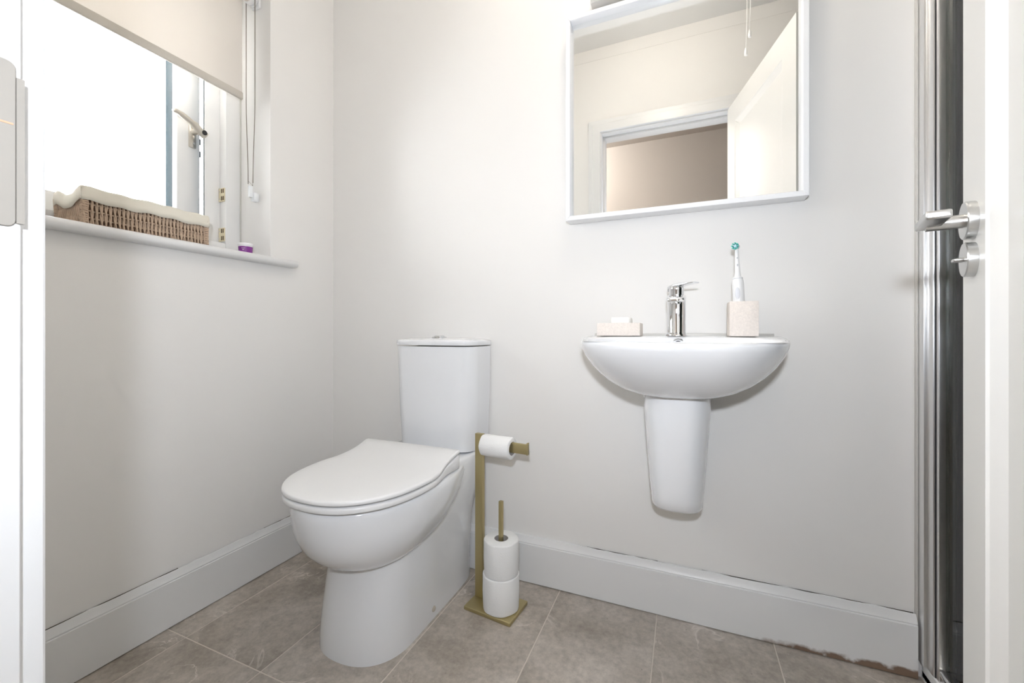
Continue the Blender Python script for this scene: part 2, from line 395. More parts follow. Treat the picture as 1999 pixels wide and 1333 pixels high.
# opening sash, hinged on the far left, pushed a little outwards
HX, HY = -1.600, WY0 + 0.125
ang = math.radians(2.6)
sd = Vector((-math.sin(ang), math.cos(ang), 0)); sn = Vector((-math.cos(ang), -math.sin(ang), 0))   # along sash, outwards
Wd = 0.627
def sp(s, o, z): return Vector((HX, HY, 0)) + sd*s + sn*o + Vector((0, 0, z))
def sbox(s0, s1, o0, o1, za, zb):
    v = [sp(s, o, z) for z in (za, zb) for s, o in ((s0, o0), (s1, o0), (s1, o1), (s0, o1))]
    return MB().add(v, [(0,3,2,1),(4,5,6,7),(0,1,5,4),(1,2,6,5),(2,3,7,6),(3,0,4,7)])
sz0, sz1, st = 1.175, WZ1-0.035, 0.076
sash = sbox(0, st, 0.004, 0.03, sz0, sz1).build('sash_stile', UPVC, win, bevel=0.003)
sbox(Wd-st, Wd, 0.004, 0.03, sz0, sz1).build('sash_stile', UPVC, win, bevel=0.003)
sbox(st, Wd-st, 0.004, 0.03, sz0, sz0+st).build('sash_rail', UPVC, win, bevel=0.003)
sbox(st, Wd-st, 0.004, 0.03, sz1-st, sz1).build('sash_rail', UPVC, win, bevel=0.003)
for s0, s1, a, c in ((0, st, sz0, sz1), (Wd-st, Wd, sz0, sz1), (st, Wd-st, sz0, sz0+st), (st, Wd-st, sz1-st, sz1)):
    sbox(s0, s1, 0.03, 0.066, a, c).build('exterior_cladding', GREYP, win, bevel=0.002)
sbox(st-0.008, Wd-st+0.008, 0.026, 0.030, sz0+st-0.008, sz1-st+0.008).build('pane', PANE, win, flat=True)
# handle on the free stile
hd = tag(sbox(Wd-0.040, Wd-0.016, -0.004, 0.006, 1.520, 1.600).build('window_handle', HANDLEM, win, bevel=0.004), 'satin metal window handle with key lock')
MB().tube([sp(Wd-0.028, -0.002, 1.575), sp(Wd-0.028, -0.022, 1.575), sp(Wd-0.028, -0.034, 1.574)], [0.010, 0.0095, 0.009], 14).build('neck', HANDLEM, hd)
pts = catmull([sp(Wd-0.008, -0.036, 1.566), sp(Wd-0.030, -0.038, 1.578), sp(Wd-0.055, -0.042, 1.590), sp(Wd-0.10, -0.046, 1.603), sp(Wd-0.118, -0.046, 1.604)], 5)
MB().tube(pts, [0.0135]*4 + [0.0125]*6 + [0.0095]*5 + [0.0075]*(len(pts)-16) + [0.005], 14).build('lever', HANDLEM, hd)
MB().cyl(sp(Wd-0.018, -0.047, 1.571), sp(Wd-0.018, -0.0505, 1.571), 0.0085, n=18).build('key_lock', DARK, hd)
MB().cyl(sp(Wd-0.027, -0.0045, 1.535), sp(Wd-0.027, -0.007, 1.535), 0.004, n=12).build('screw', SATIN, hd)
for z in (1.545, 1.50):    # locking cams on the open edge
    sbox(Wd, Wd+0.006, 0.008, 0.022, z, z+0.022).build('locking_cam', GREYP, win, bevel=0.001)
for za in (1.341, 1.194):  # lock keeps screwed into the fixed frame
    k = MB().box((-1.591, 0.9905, za), (-1.560, 0.995, za+0.05)).build('lock_keep', KEEP, win, bevel=0.001)
    for zz in (0.004, 0.031):
        MB().box((-1.575, 0.9895, za+zz), (-1.570, 0.9912, za+zz+0.015)).build('slot', mat('keep_slot', (0.12, 0.085, 0.04), 0.6), k)
        MB().box((-1.565, 0.9895, za+zz), (-1.561, 0.9912, za+zz+0.015)).build('slot', mat('keep_slot', (0.12, 0.085, 0.04), 0.6), k)
        MB().cyl((-1.584, 0.9912, za+zz+0.006), (-1.584, 0.9895, za+zz+0.006), 0.0022, n=10).build('screw', SATIN, k)
# sill board with a rounded nosing and horns past the recess
sill = thing('trim_2', (-1.40, (WY0+WY1)/2, 1.104), 'white painted window sill board with a rounded front edge', 'window sill', kind='structure')
MB().box((-1.63, WY0, 1.104), (XL, WY1, 1.131)).build('sill_board', TRIM, sill, flat=True)
prof = [(XL, 1.104)] + [(-1.3685 + 0.0135*math.sin(a), 1.1175 - 0.0135*math.cos(a)) for a in [PI*k/10 for k in range(11)]] + [(XL, 1.131)]
MB().prism([(x, YD, z) for x, z in prof], (0, 1.139-YD, 0)).build('sill_nosing', TRIM, sill, bevel=0.004, angle=60)
# recess reveal seal line (thin caulk where frame meets plaster)
MB().box((fx1, WY1-0.004, z0w), (fx1+0.004, WY1, z1w)).build('caulk_bead', SEAL, win)

# ------------------------------------------------------------------ roller blind
BX = -1.462
bl = thing('roller_blind', (BX, 0.62, 1.70), 'cream fabric roller blind half lowered over the window', 'blind')
MB().cyl((BX, WY0+0.03, 2.082), (BX, 1.012, 2.082), 0.021, n=28).build('roller_tube', FABRIC, bl)
fab_x = BX - 0.019
m = MB(); nY = 2
ya, yb = WY0+0.035, 1.004
rows = [(fab_x, 2.085), (fab_x, 1.735)]
m.add([(fab_x, ya, 2.085), (fab_x, yb, 2.085), (fab_x, yb, 1.722), (fab_x, ya, 1.720), (fab_x-0.0008, ya, 2.085), (fab_x-0.0008, yb, 2.085), (fab_x-0.0008, yb, 1.722), (fab_x-0.0008, ya, 1.720)],
      [(0,1,2,3), (4,7,6,5), (0,4,5,1), (1,5,6,2), (2,6,7,3), (3,7,4,0)])
m.build('blind_fabric', FABRIC, bl, flat=True)
MB().box((fab_x-0.005, ya, 1.703), (fab_x+0.005, yb+0.002, 1.730)).build('bottom_bar', BARFAB, bl, bevel=0.004, seg=3)
MB().cyl((BX, 1.012, 2.082), (BX, 1.028, 2.082), 0.0255, n=28).build('chain_wheel', PLASTIC, bl, bevel=0.003)
MB().lathe([(0.020, 0), (0.027, 0.002), (0.027, 0.006), (0.020, 0.009), (0.012, 0.011)], (BX, 1.028, 2.082), (0, 1, 0), 28).build('end_cap', PLASTIC, bl)
MB().box((BX-0.02, 1.040, 2.055), (BX+0.02, 1.0495, 2.125)).build('bracket', PLASTIC, bl, bevel=0.003)
MB().box((BX-0.02, WY0+0.0005, 2.055), (BX+0.02, WY0+0.03, 2.125)).build('bracket', PLASTIC, bl, bevel=0.003)
# bead chain: a loop hanging from the wheel
path = []
R = 0.0235; zc = 2.082; zb = 1.405; yc_ = 1.0225
n1 = 152
for k in range(n1+1):
    t = k/n1; w = R - 0.0105*smooth(0.55, 1.0, t)
    path.append(Vector((BX - w, yc_, zc + (zb-zc)*t)))
for k in range(1, 5):
    a = PI*k/5; w = 0.013
    path.append(Vector((BX - w*math.cos(a), yc_, zb - 0.018*math.sin(a))))
for k in range(n1, -1, -1):
    t = k/n1; w = R - 0.0105*smooth(0.55, 1.0, t)
    path.append(Vector((BX + w, yc_, zc + (zb-zc)*t)))
for k in range(1, 14):
    a = PI*k/14; path.append(Vector((BX + R*math.cos(a), yc_, zc + R*math.sin(a))))
m = MB()
for p in path:
    r = 0.0023; V = [(r,0,0),(-r,0,0),(0,r,0),(0,-r,0),(0,0,r),(0,0,-r)]
    m.add([p + Vector(q) for q in V], [(0,2,4),(2,1,4),(1,3,4),(3,0,4),(2,0,5),(1,2,5),(3,1,5),(0,3,5)])
m.tube(path[::6], 0.0006, 4)
tag(m.build('bead_chain', CHAINM, bl, sharp=180), 'bronze bead chain', kind='stuff')
cl = MB().box((BX-0.006, 1.016, 1.352), (BX+0.006, 1.029, 1.394)).build('chain_clip', mat('clear_plastic', (0.85, 0.87, 0.88), 0.15), bl, bevel=0.003)
MB().box((BX-0.010, 1.029, 1.340), (BX+0.010, 1.0495, 1.372)).build('clip_plate', MATS['clear_plastic'], bl, bevel=0.003)

# ------------------------------------------------------------------ basket on the sill
BKx0, BKx1, BKy0, BKy1, BKz0, BKz1 = -1.545, -1.405, 0.545, 0.842, 1.131, 1.212
bk = thing('storage_basket', ((BKx0+BKx1)/2, (BKy0+BKy1)/2, BKz0), 'woven seagrass basket with a cream cloth liner on the sill', 'basket')
m = MB(); t = 0.006
m.box((BKx0+t, BKy0+t, BKz0), (BKx1-t, BKy1-t, BKz0+0.004))
for a, c in (((BKx0+t, BKy0+t), (BKx1-t, BKy0+2*t)), ((BKx0+t, BKy1-2*t), (BKx1-t, BKy1-t)), ((BKx0+t, BKy0+2*t), (BKx0+2*t, BKy1-2*t)), ((BKx1-2*t, BKy0+2*t), (BKx1-t, BKy1-2*t))):
    m.box((a[0], a[1], BKz0), (c[0], c[1], BKz1))
m.build('basket_core', STRANDD, bk, flat=True)
m = MB()
def side(p0, p1, nrm):
    p0 = Vector(p0); p1 = Vector(p1); L = (p1-p0).length; d = (p1-p0).normalized(); nrm = Vector(nrm)
    n = int(L/0.0090)
    for i in range(n+1):
        s = L*i/n
        for tw in (0, 1):      # each upright is a two-ply twist of seagrass
            pts = []; ph = random.uniform(0, 6.28); lean = random.uniform(-0.0018, 0.0018)
            for k in range(9):
                z = BKz0 + 0.0035 + (BKz1-BKz0-0.004)*k/8
                a = ph*0.15 + k*1.15 + tw*PI
                pts.append(p0 + d*(s + lean*(k-4)/4 + 0.0017*math.cos(a)) - nrm*(0.0022 - 0.0016*math.sin(a)) + Vector((0, 0, z)))
            m.tube(pts, 0.0023, 5)
    for z in (0.006, 0.022, 0.040, 0.058, 0.074):
        pts = [p0 + d*(L*k/60) - nrm*(0.0045 + 0.0012*math.sin(k*1.6 + z*900)) + Vector((0, 0, BKz0 + z + 0.0008*math.sin(k*0.9))) for k in range(61)]
        m.tube(pts, 0.0022, 5)
side((BKx1, BKy0, 0), (BKx1, BKy1, 0), (1, 0, 0)); side((BKx0, BKy0, 0), (BKx1, BKy0, 0), (0, -1, 0))
side((BKx0, BKy1, 0), (BKx0, BKy0, 0), (-1, 0, 0)); side((BKx1, BKy1, 0), (BKx0, BKy1, 0), (0, 1, 0))
for cx, cy in ((BKx0, BKy0), (BKx1, BKy0), (BKx1, BKy1), (BKx0, BKy1)):   # corner wraps
    for k in range(13):
        z = BKz0 + 0.005 + 0.0058*k
        a0 = 2*PI*random.random()
        m.tube([(cx*0 + (cx + (0.004 if cx < -1.47 else -0.004)) + 0.0062*math.cos(a0 + 2*PI*q/8), cy + (0.004 if cy < 0.7 else -0.004) + 0.0062*math.sin(a0 + 2*PI*q/8), z + 0.001*math.sin(q)) for q in range(9)], 0.0026, 5)
tag(m.build('seagrass_weave', STRAND, bk, sharp=180), kind='stuff')
# liner folded over the rim, with a dip on the end face
m = MB(); N = 120
def per(u, off):      # perimeter parameter -> point
    x0, x1, y0, y1 = BKx0-off, BKx1+off, BKy0-off, BKy1+off; P = 2*((x1-x0)+(y1-y0)); s = u*P
    if s < y1-y0: return x1, y0+s, 'f'
    s -= y1-y0
    if s < x1-x0: return x1-s, y1, 'r'
    s -= x1-x0
    if s < y1-y0: return x0, y1-s, 'b'
    s -= y1-y0
    return x0+s, y0, 'l'
rings = []
lv = [(0.0045, -0.026), (0.0050, -0.012), (0.0042, 0.006), (0.0015, 0.0105), (-0.003, 0.0095), (-0.009, 0.0), (-0.011, -0.05)]
for off, dz in lv:
    rg = []
    for i in range(N):
        u = i/N; x, y, sd_ = per(u, off); e = 0.0
        if sd_ == 'l':
            q = (x - BKx0)/(BKx1-BKx0); e = -0.011*math.sin(PI*max(0, min(1, q)))**1.5 + 0.004*math.sin(9*q)
        wv = 0.0012*math.sin(u*90) + 0.001*math.sin(u*37+1)
        if dz < -0.02: wv *= 1.5
        rg.append((x + 0.0007*math.sin(u*150), y + 0.0007*math.cos(u*133), BKz1 + 0.008 + dz + e + wv))
    rings.append(rg)
m.loft(rings, False, False)
ln = m.build('cloth_liner', LINEN, bk, sharp=80)
sm = ln.modifiers.new('thick', 'SOLIDIFY'); sm.thickness = 0.0012

# small pot with purple label
px_, py_ = -1.424, 0.978
pot = thing('cosmetic_pot', (px_, py_, 1.131), 'tiny white pot with a purple label at the right end of the sill', 'pot')
MB().lathe([(0.0175, 0), (0.0195, 0.002), (0.0215, 0.031), (0.0235, 0.032), (0.0238, 0.038), (0.0225, 0.0395), (0.019, 0.0385), (0.018, 0.006)], (px_, py_, 1.131), n=36).build('cup', PLASTIC, pot)
MB().lathe([(0.0199, 0.006), (0.0203, 0.006), (0.0221, 0.0275), (0.0214, 0.0275)], (px_, py_, 1.131), n=36).build('label_band', PURPLE, pot)
m = MB()
for k, (zz, w) in enumerate(((0.0205, 0.5), (0.016, 0.3), (0.0135, 0.22))):
    for q in range(8):
        a = math.radians(-55) + (q/7 - 0.5)*w; a2 = a + w/11; r = 0.0203 + (zz-0.006)*0.0837 + 0.0003
        m.add([(px_+r*math.cos(a), py_+r*math.sin(a), 1.131+zz), (px_+r*math.cos(a2), py_+r*math.sin(a2), 1.131+zz), (px_+r*math.cos(a2), py_+r*math.sin(a2), 1.131+zz+0.0016), (px_+r*math.cos(a), py_+r*math.sin(a), 1.131+zz+0.0016)], [(0,1,2,3)])
m.build('label_print', WHITEINK, pot, flat=True)

# ------------------------------------------------------------------ toilet
TX = -0.817
toilet = thing('toilet', (TX, 1.05, 0), 'white close-coupled toilet with closed lid in the corner', 'toilet')
def dring(cx, w, F, R, yc, z, n=80, pf=2.3, pr=3.2):
    out = []
    for i in range(n):
        a = 2*PI*i/n; ca, sa = math.cos(a), math.sin(a)
        p = pf if sa < 0 else pr
        x = cx + w*math.copysign(abs(ca)**(2/p), ca)
        y = yc + (yc-F)*math.copysign(abs(sa)**(2/p), sa) if sa < 0 else yc + (R-yc)*abs(sa)**(2/p)
        out.append((x, y, z))
    return out
# pedestal
def ped(z):
    cx = -0.832 + 0.015*smooth(0, 0.43, z)
    F = 0.815 + 0.024*smooth(0.0, 0.26, z)
    wf = 0.138 - 0.010*smooth(0, 0.25, z); wr = 0.139 + 0.033*smooth(0.2, 0.43, z)
    out = []
    for x, y, zz in dring(0, 1, F, 1.322, 0.95, z, 96, 2.3, 9):
        w = wf + (wr-wf)*smooth(0.93, 1.25, y); out.append((cx + x*w, y, zz))
    return out
m = MB()
rg = [ped(z) for z in (0.0, 0.004, 0.03, 0.07, 0.11, 0.15, 0.19, 0.23, 0.27, 0.31, 0.35, 0.39, 0.415, 0.428)]
top = []
for x, y, z in ped(0.434): top.append((x, y, 0.430 + 0.018*smooth(1.09, 1.15, y)))
top2 = [(TX + (x-TX)*0.965, 0.96 + (y-0.96)*0.985 if y < 1.3 else y, z + 0.005) for x, y, z in top]
rg += [top, top2]
m.loft(rg); m.build('pedestal', CER, toilet, sharp=50)
# bowl
lev = [(0.236, 0.040, 0.90, 0.98, 2.15), (0.240, 0.085, 0.845, 1.04, 2.15), (0.250, 0.112, 0.810, 1.08, 2.15), (0.265, 0.133, 0.782, 1.11, 2.12), (0.285, 0.152, 0.757, 1.14, 2.1), (0.310, 0.168, 0.737, 1.17, 2.05), (0.340, 0.181, 0.722, 1.20, 2.0),
       (0.370, 0.188, 0.714, 1.23, 1.97), (0.400, 0.191, 0.709, 1.25, 1.95), (0.418, 0.1915, 0.707, 1.26, 1.95), (0.428, 0.190, 0.708, 1.26, 1.95), (0.4345, 0.186, 0.712, 1.26, 1.95), (0.4370, 0.178, 0.720, 1.25, 1.95), (0.4372, 0.12, 0.77, 1.2, 1.95)]
m = MB().loft([dring(TX, w, F, R, 0.93, z, 96, pf, 3.0) for z, w, F, R, pf in lev]); m.build('bowl', CER, toilet, sharp=60)
# seat and lid share an outline
half = [(0.0, 0.697), (0.045, 0.7005), (0.090, 0.715), (0.130, 0.744), (0.161, 0.782), (0.181, 0.826), (0.192, 0.874), (0.197, 0.925), (0.195, 0.965), (0.188, 1.000), (0.181, 1.030), (0.1785, 1.060), (0.1800, 1.085), (0.1815, 1.104)]
h2 = catmull([(a, b_, 0) for a, b_ in half], 5)
h2 += [Vector((0.1815 - 0.010 + 0.010*math.cos(a), 1.104 + 0.010*math.sin(a), 0)) for a in [math.radians(15*k) for k in range(1, 7)]] + [Vector((0.12, 1.1145, 0)), Vector((0.06, 1.115, 0))]
outl = [(TX + p.x, p.y) for p in h2] + [(TX, 1.115)] + [(TX - p.x, p.y) for p in h2[:0:-1]]
def shrink(poly, d): return inset(poly, d) if d < 0.008 else [(TX + (x-TX)*(1-d/0.19), 0.91 + (y-0.91)*(1-d/0.19)) for x, y in poly]
def ztop(y): return 0.472 + 0.026*max(0.0, min(1.0, (y-0.975)/0.125))**1.4
def slab(name, tops, bots, m_, par, ins=0.0):
    rings = [ring(shrink(outl, i + ins), (lambda x, y, d=d: tops(y)*0 + bots(y) + d)) for i, d in ((0.03, 0.0), (0.004, 0.0), (0.0012, 0.0004), (0.0004, 0.0018))]
    rings += [ring(shrink(outl, i + ins), (lambda x, y, d=d: tops(y) - d)) for i, d in ((0.0, 0.0055), (0.0008, 0.003), (0.0025, 0.0012), (0.006, 0.0), (0.03, -0.0006))]
    return MB().loft(rings).build(name, m_, par, sharp=60)
slab('lid', lambda y: ztop(y), lambda y: ztop(y) - 0.0115, SEATP, toilet)
seat = slab('seat', lambda y: ztop(y) - 0.0160, lambda y: 0.4412, SEATP, toilet, 0.001)
for s in (-1, 1):
    MB().cyl((TX + s*0.11, 0.86, 0.4365), (TX + s*0.11, 0.86, 0.4414), 0.012, n=12).build('bumper', DARK, seat)
    MB().cyl((TX + s*0.075, 1.135, 0.446), (TX + s*0.075, 1.135, 0.470), 0.012, n=20).build('hinge_post', CHROME, toilet, bevel=0.002)
# cistern
CX = -0.804
def cist(z, w, F, ins=0):
    p = [(CX + a, b_) for a, b_ in cist_half(w, F)]
    return inset(p, ins) if ins < 0.002 else [(CX + (x-CX)*(1-ins/0.16), 1.262 + (y-1.262)*(1-ins/0.078)) for x, y in p]
def cist_half(w, F):
    r = 0.055; out = [(w, 1.337)]
    out += [(w - 0.002, 1.29)]
    for k in range(9):
        a = math.radians(90*k/8); out.append((w - r + r*math.cos(a) - 0.002, F + 0.008 + r - r*math.sin(a)))
    out += [(w*0.35, F + 0.001), (0, F)]
    return out + [(-a, b_) for a, b_ in out[-2::-1]]
m = MB(); rg = []
for z, w, F, i in ((0.4535, 0.150, 1.200, 0.006), (0.456, 0.152, 1.197, 0.001), (0.47, 0.153, 1.196, 0), (0.60, 0.158, 1.190, 0), (0.80, 0.162, 1.184, 0), (0.8105, 0.162, 1.184, 0), (0.8108, 0.162, 1.184, 0.012)):
    rg.append(ring(cist(z, w, F, i), z))
m.loft(rg); m.build('cistern', CER, toilet, sharp=50)
rg = []
for z, i in ((0.8145, 0.012), (0.8146, 0.0008), (0.8158, 0.0), (0.826, -0.0005), (0.8305, 0.001), (0.8330, 0.005), (0.8345, 0.012), (0.8375, 0.030), (0.8395, 0.055)):
    rg.append(ring(cist(z, 0.164, 1.181, i), z))
cl = MB().loft(rg).build('cistern_lid', CER, toilet, sharp=50)
MB().lathe([(0.026, 0), (0.026, 0.004), (0.0245, 0.0055), (0.021, 0.006)], (CX, 1.255, 0.838), n=36).build('button_ring', CHROME, cl)
MB().lathe([(0.0195, 0), (0.0195, 0.0075), (0.017, 0.0095), (0.010, 0.0105)], (CX, 1.255, 0.838), n=36).build('flush_button', CHROME, cl)
tag(MB().lathe([(0.0085, 0), (0.0085, 0.003), (0.0065, 0.005), (0.002, 0.0055)], (-0.6955, 1.052, 0.029), (1, 0, 0.02), n=20).build('screw_cap', mat('cream_cap', (0.52, 0.47, 0.40), 0.4), toilet), 'beige fixing cap')

# ------------------------------------------------------------------ wash basin
SX = -0.018
basin = thing('wash_basin', (SX, 1.2, 0.39), 'white wall-hung basin on a half pedestal', 'basin')
def bz(y, z): return z + 0.012*smooth(1.05, 1.24, y)*smooth(0.79, 0.83, z)
def bring(w, F, z, R=YB-0.0005, yc=1.19, pf=2.25, pr=5.0): return [(x, y, bz(y, zz)) for x, y, zz in dring(SX, w, F, R, yc, z, 112, pf, pr)]
rg = [bring(w, F, z) for z, w, F in ((0.692, 0.050, 1.140), (0.6935, 0.085, 1.105), (0.700, 0.118, 1.075), (0.712, 0.148, 1.045), (0.730, 0.178, 1.015), (0.752, 0.204, 0.988), (0.777, 0.225, 0.965),
      (0.800, 0.240, 0.948), (0.818, 0.248, 0.938), (0.828, 0.2505, 0.935), (0.8335, 0.2495, 0.937), (0.8362, 0.2455, 0.942), (0.8370, 0.240, 0.949))]
def iring(w, F, R, z, yc=1.09): return [(x, y, bz(y, z)) for x, y, _ in dring(SX, w, F, R, yc, z, 112, 2.25, 2.6)]
rg += [iring(w, F, R, z) for z, w, F, R in ((0.8365, 0.230, 0.959, 1.195), (0.8330, 0.2235, 0.966, 1.189), (0.825, 0.2195, 0.971, 1.185), (0.80, 0.209, 0.981, 1.180), (0.765, 0.183, 1.003, 1.172), (0.742, 0.145, 1.028, 1.160), (0.730, 0.085, 1.062, 1.135), (0.727, 0.025, 1.085, 1.105))]
bowl = MB().loft(rg).build('basin_bowl', CER, basin, sharp=60)
ov = MB().lathe([(0.0165, -0.004), (0.0165, 0.004), (0.0148, 0.0055), (0.0120, 0.005), (0.0115, 0.001)], (SX+0.004, 1.190, 0.8265), (0, -1, 0.12), n=32).build('overflow_ring', CHROME, bowl)
MB().cyl((SX+0.004, 1.189, 0.8265), (SX+0.004, 1.1845, 0.8268), 0.0100, n=24).build('overflow_hole', DARK, bowl)
MB().lathe([(0.024, 0), (0.024, 0.004), (0.020, 0.006), (0.012, 0.0075)], (SX, 1.095, 0.727), n=28).build('plug', CHROME, bowl)
MB().box((SX-0.250, YB-0.006, 0.846), (SX+0.250, YB, 0.856)).build('sealant_bead', SEAL, basin, bevel=0.002)
def pring(w, F, z, c=0.0): return dring(SX + c, w, F, YB-0.0005, 1.22, z, 72, 2.5, 7)
rg = [pring(*a) for a in ((0.056, 1.175, 0.386), (0.062, 1.160, 0.388), (0.065, 1.150, 0.396), (0.067, 1.143, 0.42), (0.071, 1.133, 0.47), (0.0765, 1.122, 0.54), (0.081, 1.113, 0.61), (0.0845, 1.108, 0.66), (0.0835, 1.110, 0.685), (0.082, 1.115, 0.705))]
MB().loft(rg).build('half_pedestal', CER, basin, sharp=50)
MB().tube(catmull([(SX-0.075, 1.335, 0.72), (SX-0.090, 1.30, 0.70), (SX-0.092, 1.28, 0.685), (SX-0.078, 1.26, 0.665)], 5), 0.008, 12).build('supply_hose', PLASTIC, basin)

# tap
TPx, TPy, TPz = -0.0195, 1.250, 0.8492
tap = thing('basin_tap', (TPx, TPy, TPz), 'chrome single-lever mixer tap on the basin', 'tap')
MB().lathe([(0.0285, 0), (0.0285, 0.003), (0.0258, 0.0075), (0.0245, 0.010), (0.0243, 0.094), (0.0248, 0.098)], (TPx, TPy, TPz), n=40).build('body', CHROME, tap)
m = MB(); rg = []
for s, w, zb_, zt in ((0.020, 0.0235, 0.096, 0.116), (0.0, 0.0262, 0.095, 0.117), (-0.02, 0.0265, 0.0935, 0.115), (-0.06, 0.0240, 0.0905, 0.108), (-0.088, 0.0220, 0.088, 0.102), (-0.094, 0.0200, 0.0885, 0.0995), (-0.0965, 0.012, 0.091, 0.096)):
    rg.append([(TPx + a, TPy + s, TPz + (zb_+zt)/2 + b_*(zt-zb_)/2) for a, b_ in [(w*math.copysign(abs(math.cos(q))**0.5, math.cos(q)), math.copysign(abs(math.sin(q))**0.6, math.sin(q))) for q in [2*PI*k/28 for k in range(28)]]])
m.loft(rg); sp_ = m.build('spout', CHROME, tap, sharp=50)
MB().cyl((TPx, TPy-0.083, TPz+0.0895), (TPx, TPy-0.083, TPz+0.085), 0.0115, n=24).build('aerator', CHROME, sp_)
MB().lathe([(0.0195, 0.108), (0.0198, 0.112), (0.0198, 0.128), (0.0203, 0.1295), (0.0203, 0.134), (0.018, 0.138), (0.010, 0.1405)], (TPx, TPy, TPz), n=36).build('cartridge_cap', CHROME, tap)
la = math.radians(38)         # lever swung to the right
ld = Vector((math.cos(la), -math.sin(la), 0)); lw = Vector((math.sin(la), math.cos(la), 0))
rg = []
for s, w, z, t in ((-0.0225, 0.010, 0.130, 0.010), (-0.017, 0.017, 0.1345, 0.012), (0.0, 0.0195, 0.1400, 0.010), (0.018, 0.0170, 0.1420, 0.0080), (0.036, 0.0150, 0.1430, 0.0056), (0.058, 0.0142, 0.1440, 0.0045), (0.063, 0.0125, 0.1440, 0.0038)):
    c_ = Vector((TPx, TPy, TPz + z)) + ld*s
    rg.append([c_ + lw*(w*math.copysign(abs(math.cos(q))**0.5, math.cos(q))) + Vector((0, 0, t*0.5*math.copysign(abs(math.sin(q))**0.6, math.sin(q)))) for q in [2*PI*k/20 for k in range(20)]])
MB().loft(rg).build('lever', CHROME, tap, sharp=60)

# soap dish and soap
def rotbox(cx, cy, z0, z1, w, d, rz):
    c_, s_ = math.cos(rz), math.sin(rz)
    pts = [(cx + x*c_ - y*s_, cy + x*s_ + y*c_) for x, y in ((-w/2, -d/2), (w/2, -d/2), (w/2, d/2), (-w/2, d/2))]
    return [(x, y, z0) for x, y in pts], [(x, y, z1) for x, y in pts]
dz0 = 0.8492
m = MB(); A, B = rotbox(-0.176, 1.262, dz0, dz0+0.037, 0.122, 0.088, 0.0); A2, B2 = rotbox(-0.176, 1.262, dz0+0.022, dz0+0.037, 0.104, 0.070, 0.0)
m.loft([A, B, B2, A2], True, True)
tag(m.build('soap_dish', STONE, bevel=0.0015), 'low square speckled beige soap dish on the left of the basin', 'soap dish')
m = MB(); prof = rrect(-0.031, -0.022, 0.031, 0.022, 0.012, 5)
rg = [[(-0.172 + x*k, 1.258 + y*k, dz0 + 0.0223 + z) for x, y in prof] for z, k in ((0, 0.92), (0.004, 0.99), (0.010, 1.0), (0.022, 1.0), (0.029, 0.97), (0.032, 0.86))]
tag(m.loft(rg).build('soap_bar', SOAP), 'white bar of soap lying in the beige dish', 'soap')

# tumbler and electric toothbrush
m = MB(); rz = math.radians(0.5)
A, B = rotbox(0.142, 1.236, dz0, dz0+0.090, 0.066, 0.066, rz); A2, B2 = rotbox(0.142, 1.236, dz0+0.008, dz0+0.090, 0.052, 0.052, rz)
m.loft([A, B, B2, A2], True, True)
tag(m.build('toothbrush_tumbler', STONE, bevel=0.0012), 'tall square speckled beige tumbler on the right of the basin', 'tumbler')
TBx, TBy = 0.137, 1.238
tb = thing('electric_toothbrush', (TBx, TBy, dz0+0.009), 'white electric toothbrush with teal bristles standing in the tumbler', 'toothbrush')
ax = Vector((-0.035, 0.012, 1)).normalized(); b0 = Vector((TBx, TBy, dz0+0.0085))
def at_(h): return b0 + ax*h
MB().lathe([(0.011, 0), (0.0135, 0.002), (0.0140, 0.06), (0.0140, 0.128), (0.0132, 0.138), (0.0115, 0.1435)], b0, ax, 32).build('handle', PLASTIC, tb)
MB().lathe([(0.0118, 0.144), (0.0118, 0.147), (0.0085, 0.1485), (0.0068, 0.160), (0.0056, 0.185), (0.0045, 0.212), (0.0040, 0.226)], b0, ax, 24).build('neck', PLASTIC, tb)
MB().lathe([(0.0122, 0.1434), (0.0122, 0.1442)], b0, ax, 28).build('collar_ring', GREYM, tb)
side_ = Vector((-0.45, -0.89, 0.02)).normalized(); hc = at_(0.2295)
hdm = MB().cyl(hc - side_*0.005 , hc + side_*0.002, 0.0072, n=24).build('brush_head', PLASTIC, tb, bevel=0.001)
m = MB(); u_ = side_.orthogonal().normalized(); v_ = side_.cross(u_)
for k in range(8):
    a = 2*PI*k/8; c_ = hc + (u_*math.cos(a) + v_*math.sin(a))*0.0062
    m.cyl(c_ + side_*0.002, c_ + side_*0.0115 + (u_*math.cos(a) + v_*math.sin(a))*0.0015, 0.0019, 0.0022, 7)
tag(m.build('bristle_ring', TEAL, hdm), 'teal bristles')
m = MB()
for k in range(4):
    a = 2*PI*k/4 + 0.4; c_ = hc + (u_*math.cos(a) + v_*math.sin(a))*0.0024
    m.cyl(c_ + side_*0.002, c_ + side_*0.010, 0.0019, 0.0019, 7)
m.build('bristle_core', PALEBLUE, hdm)
fr_ = Vector((0, -1, 0)); fr_ = (fr_ - ax*fr_.dot(ax)).normalized(); rt_ = ax.cross(fr_)
m = MB()
for h0, h1, w in ((0.176, 0.182, 0.0016), (0.196, 0.2005, 0.0014)):
    r_ = 0.0062 if h0 < 0.19 else 0.0053
    m.add([at_(h0) + fr_*r_ - rt_*w, at_(h0) + fr_*r_ + rt_*w, at_(h1) + fr_*r_ + rt_*w, at_(h1) + fr_*r_ - rt_*w], [(0,1,2,3)])
m.build('neck_print', GREYM, tb, flat=True)
m = MB(); c_ = at_(0.104) + fr_*0.0137 - rt_*0.003
m.loft([[c_ + (rt_*math.cos(q)*0.006 + ax*math.sin(q)*(0.016))*k + fr_*d for q in [2*PI*i/24 for i in range(24)]] for k, d in ((1.0, -0.003), (0.98, 0.0007), (0.8, 0.0012))])
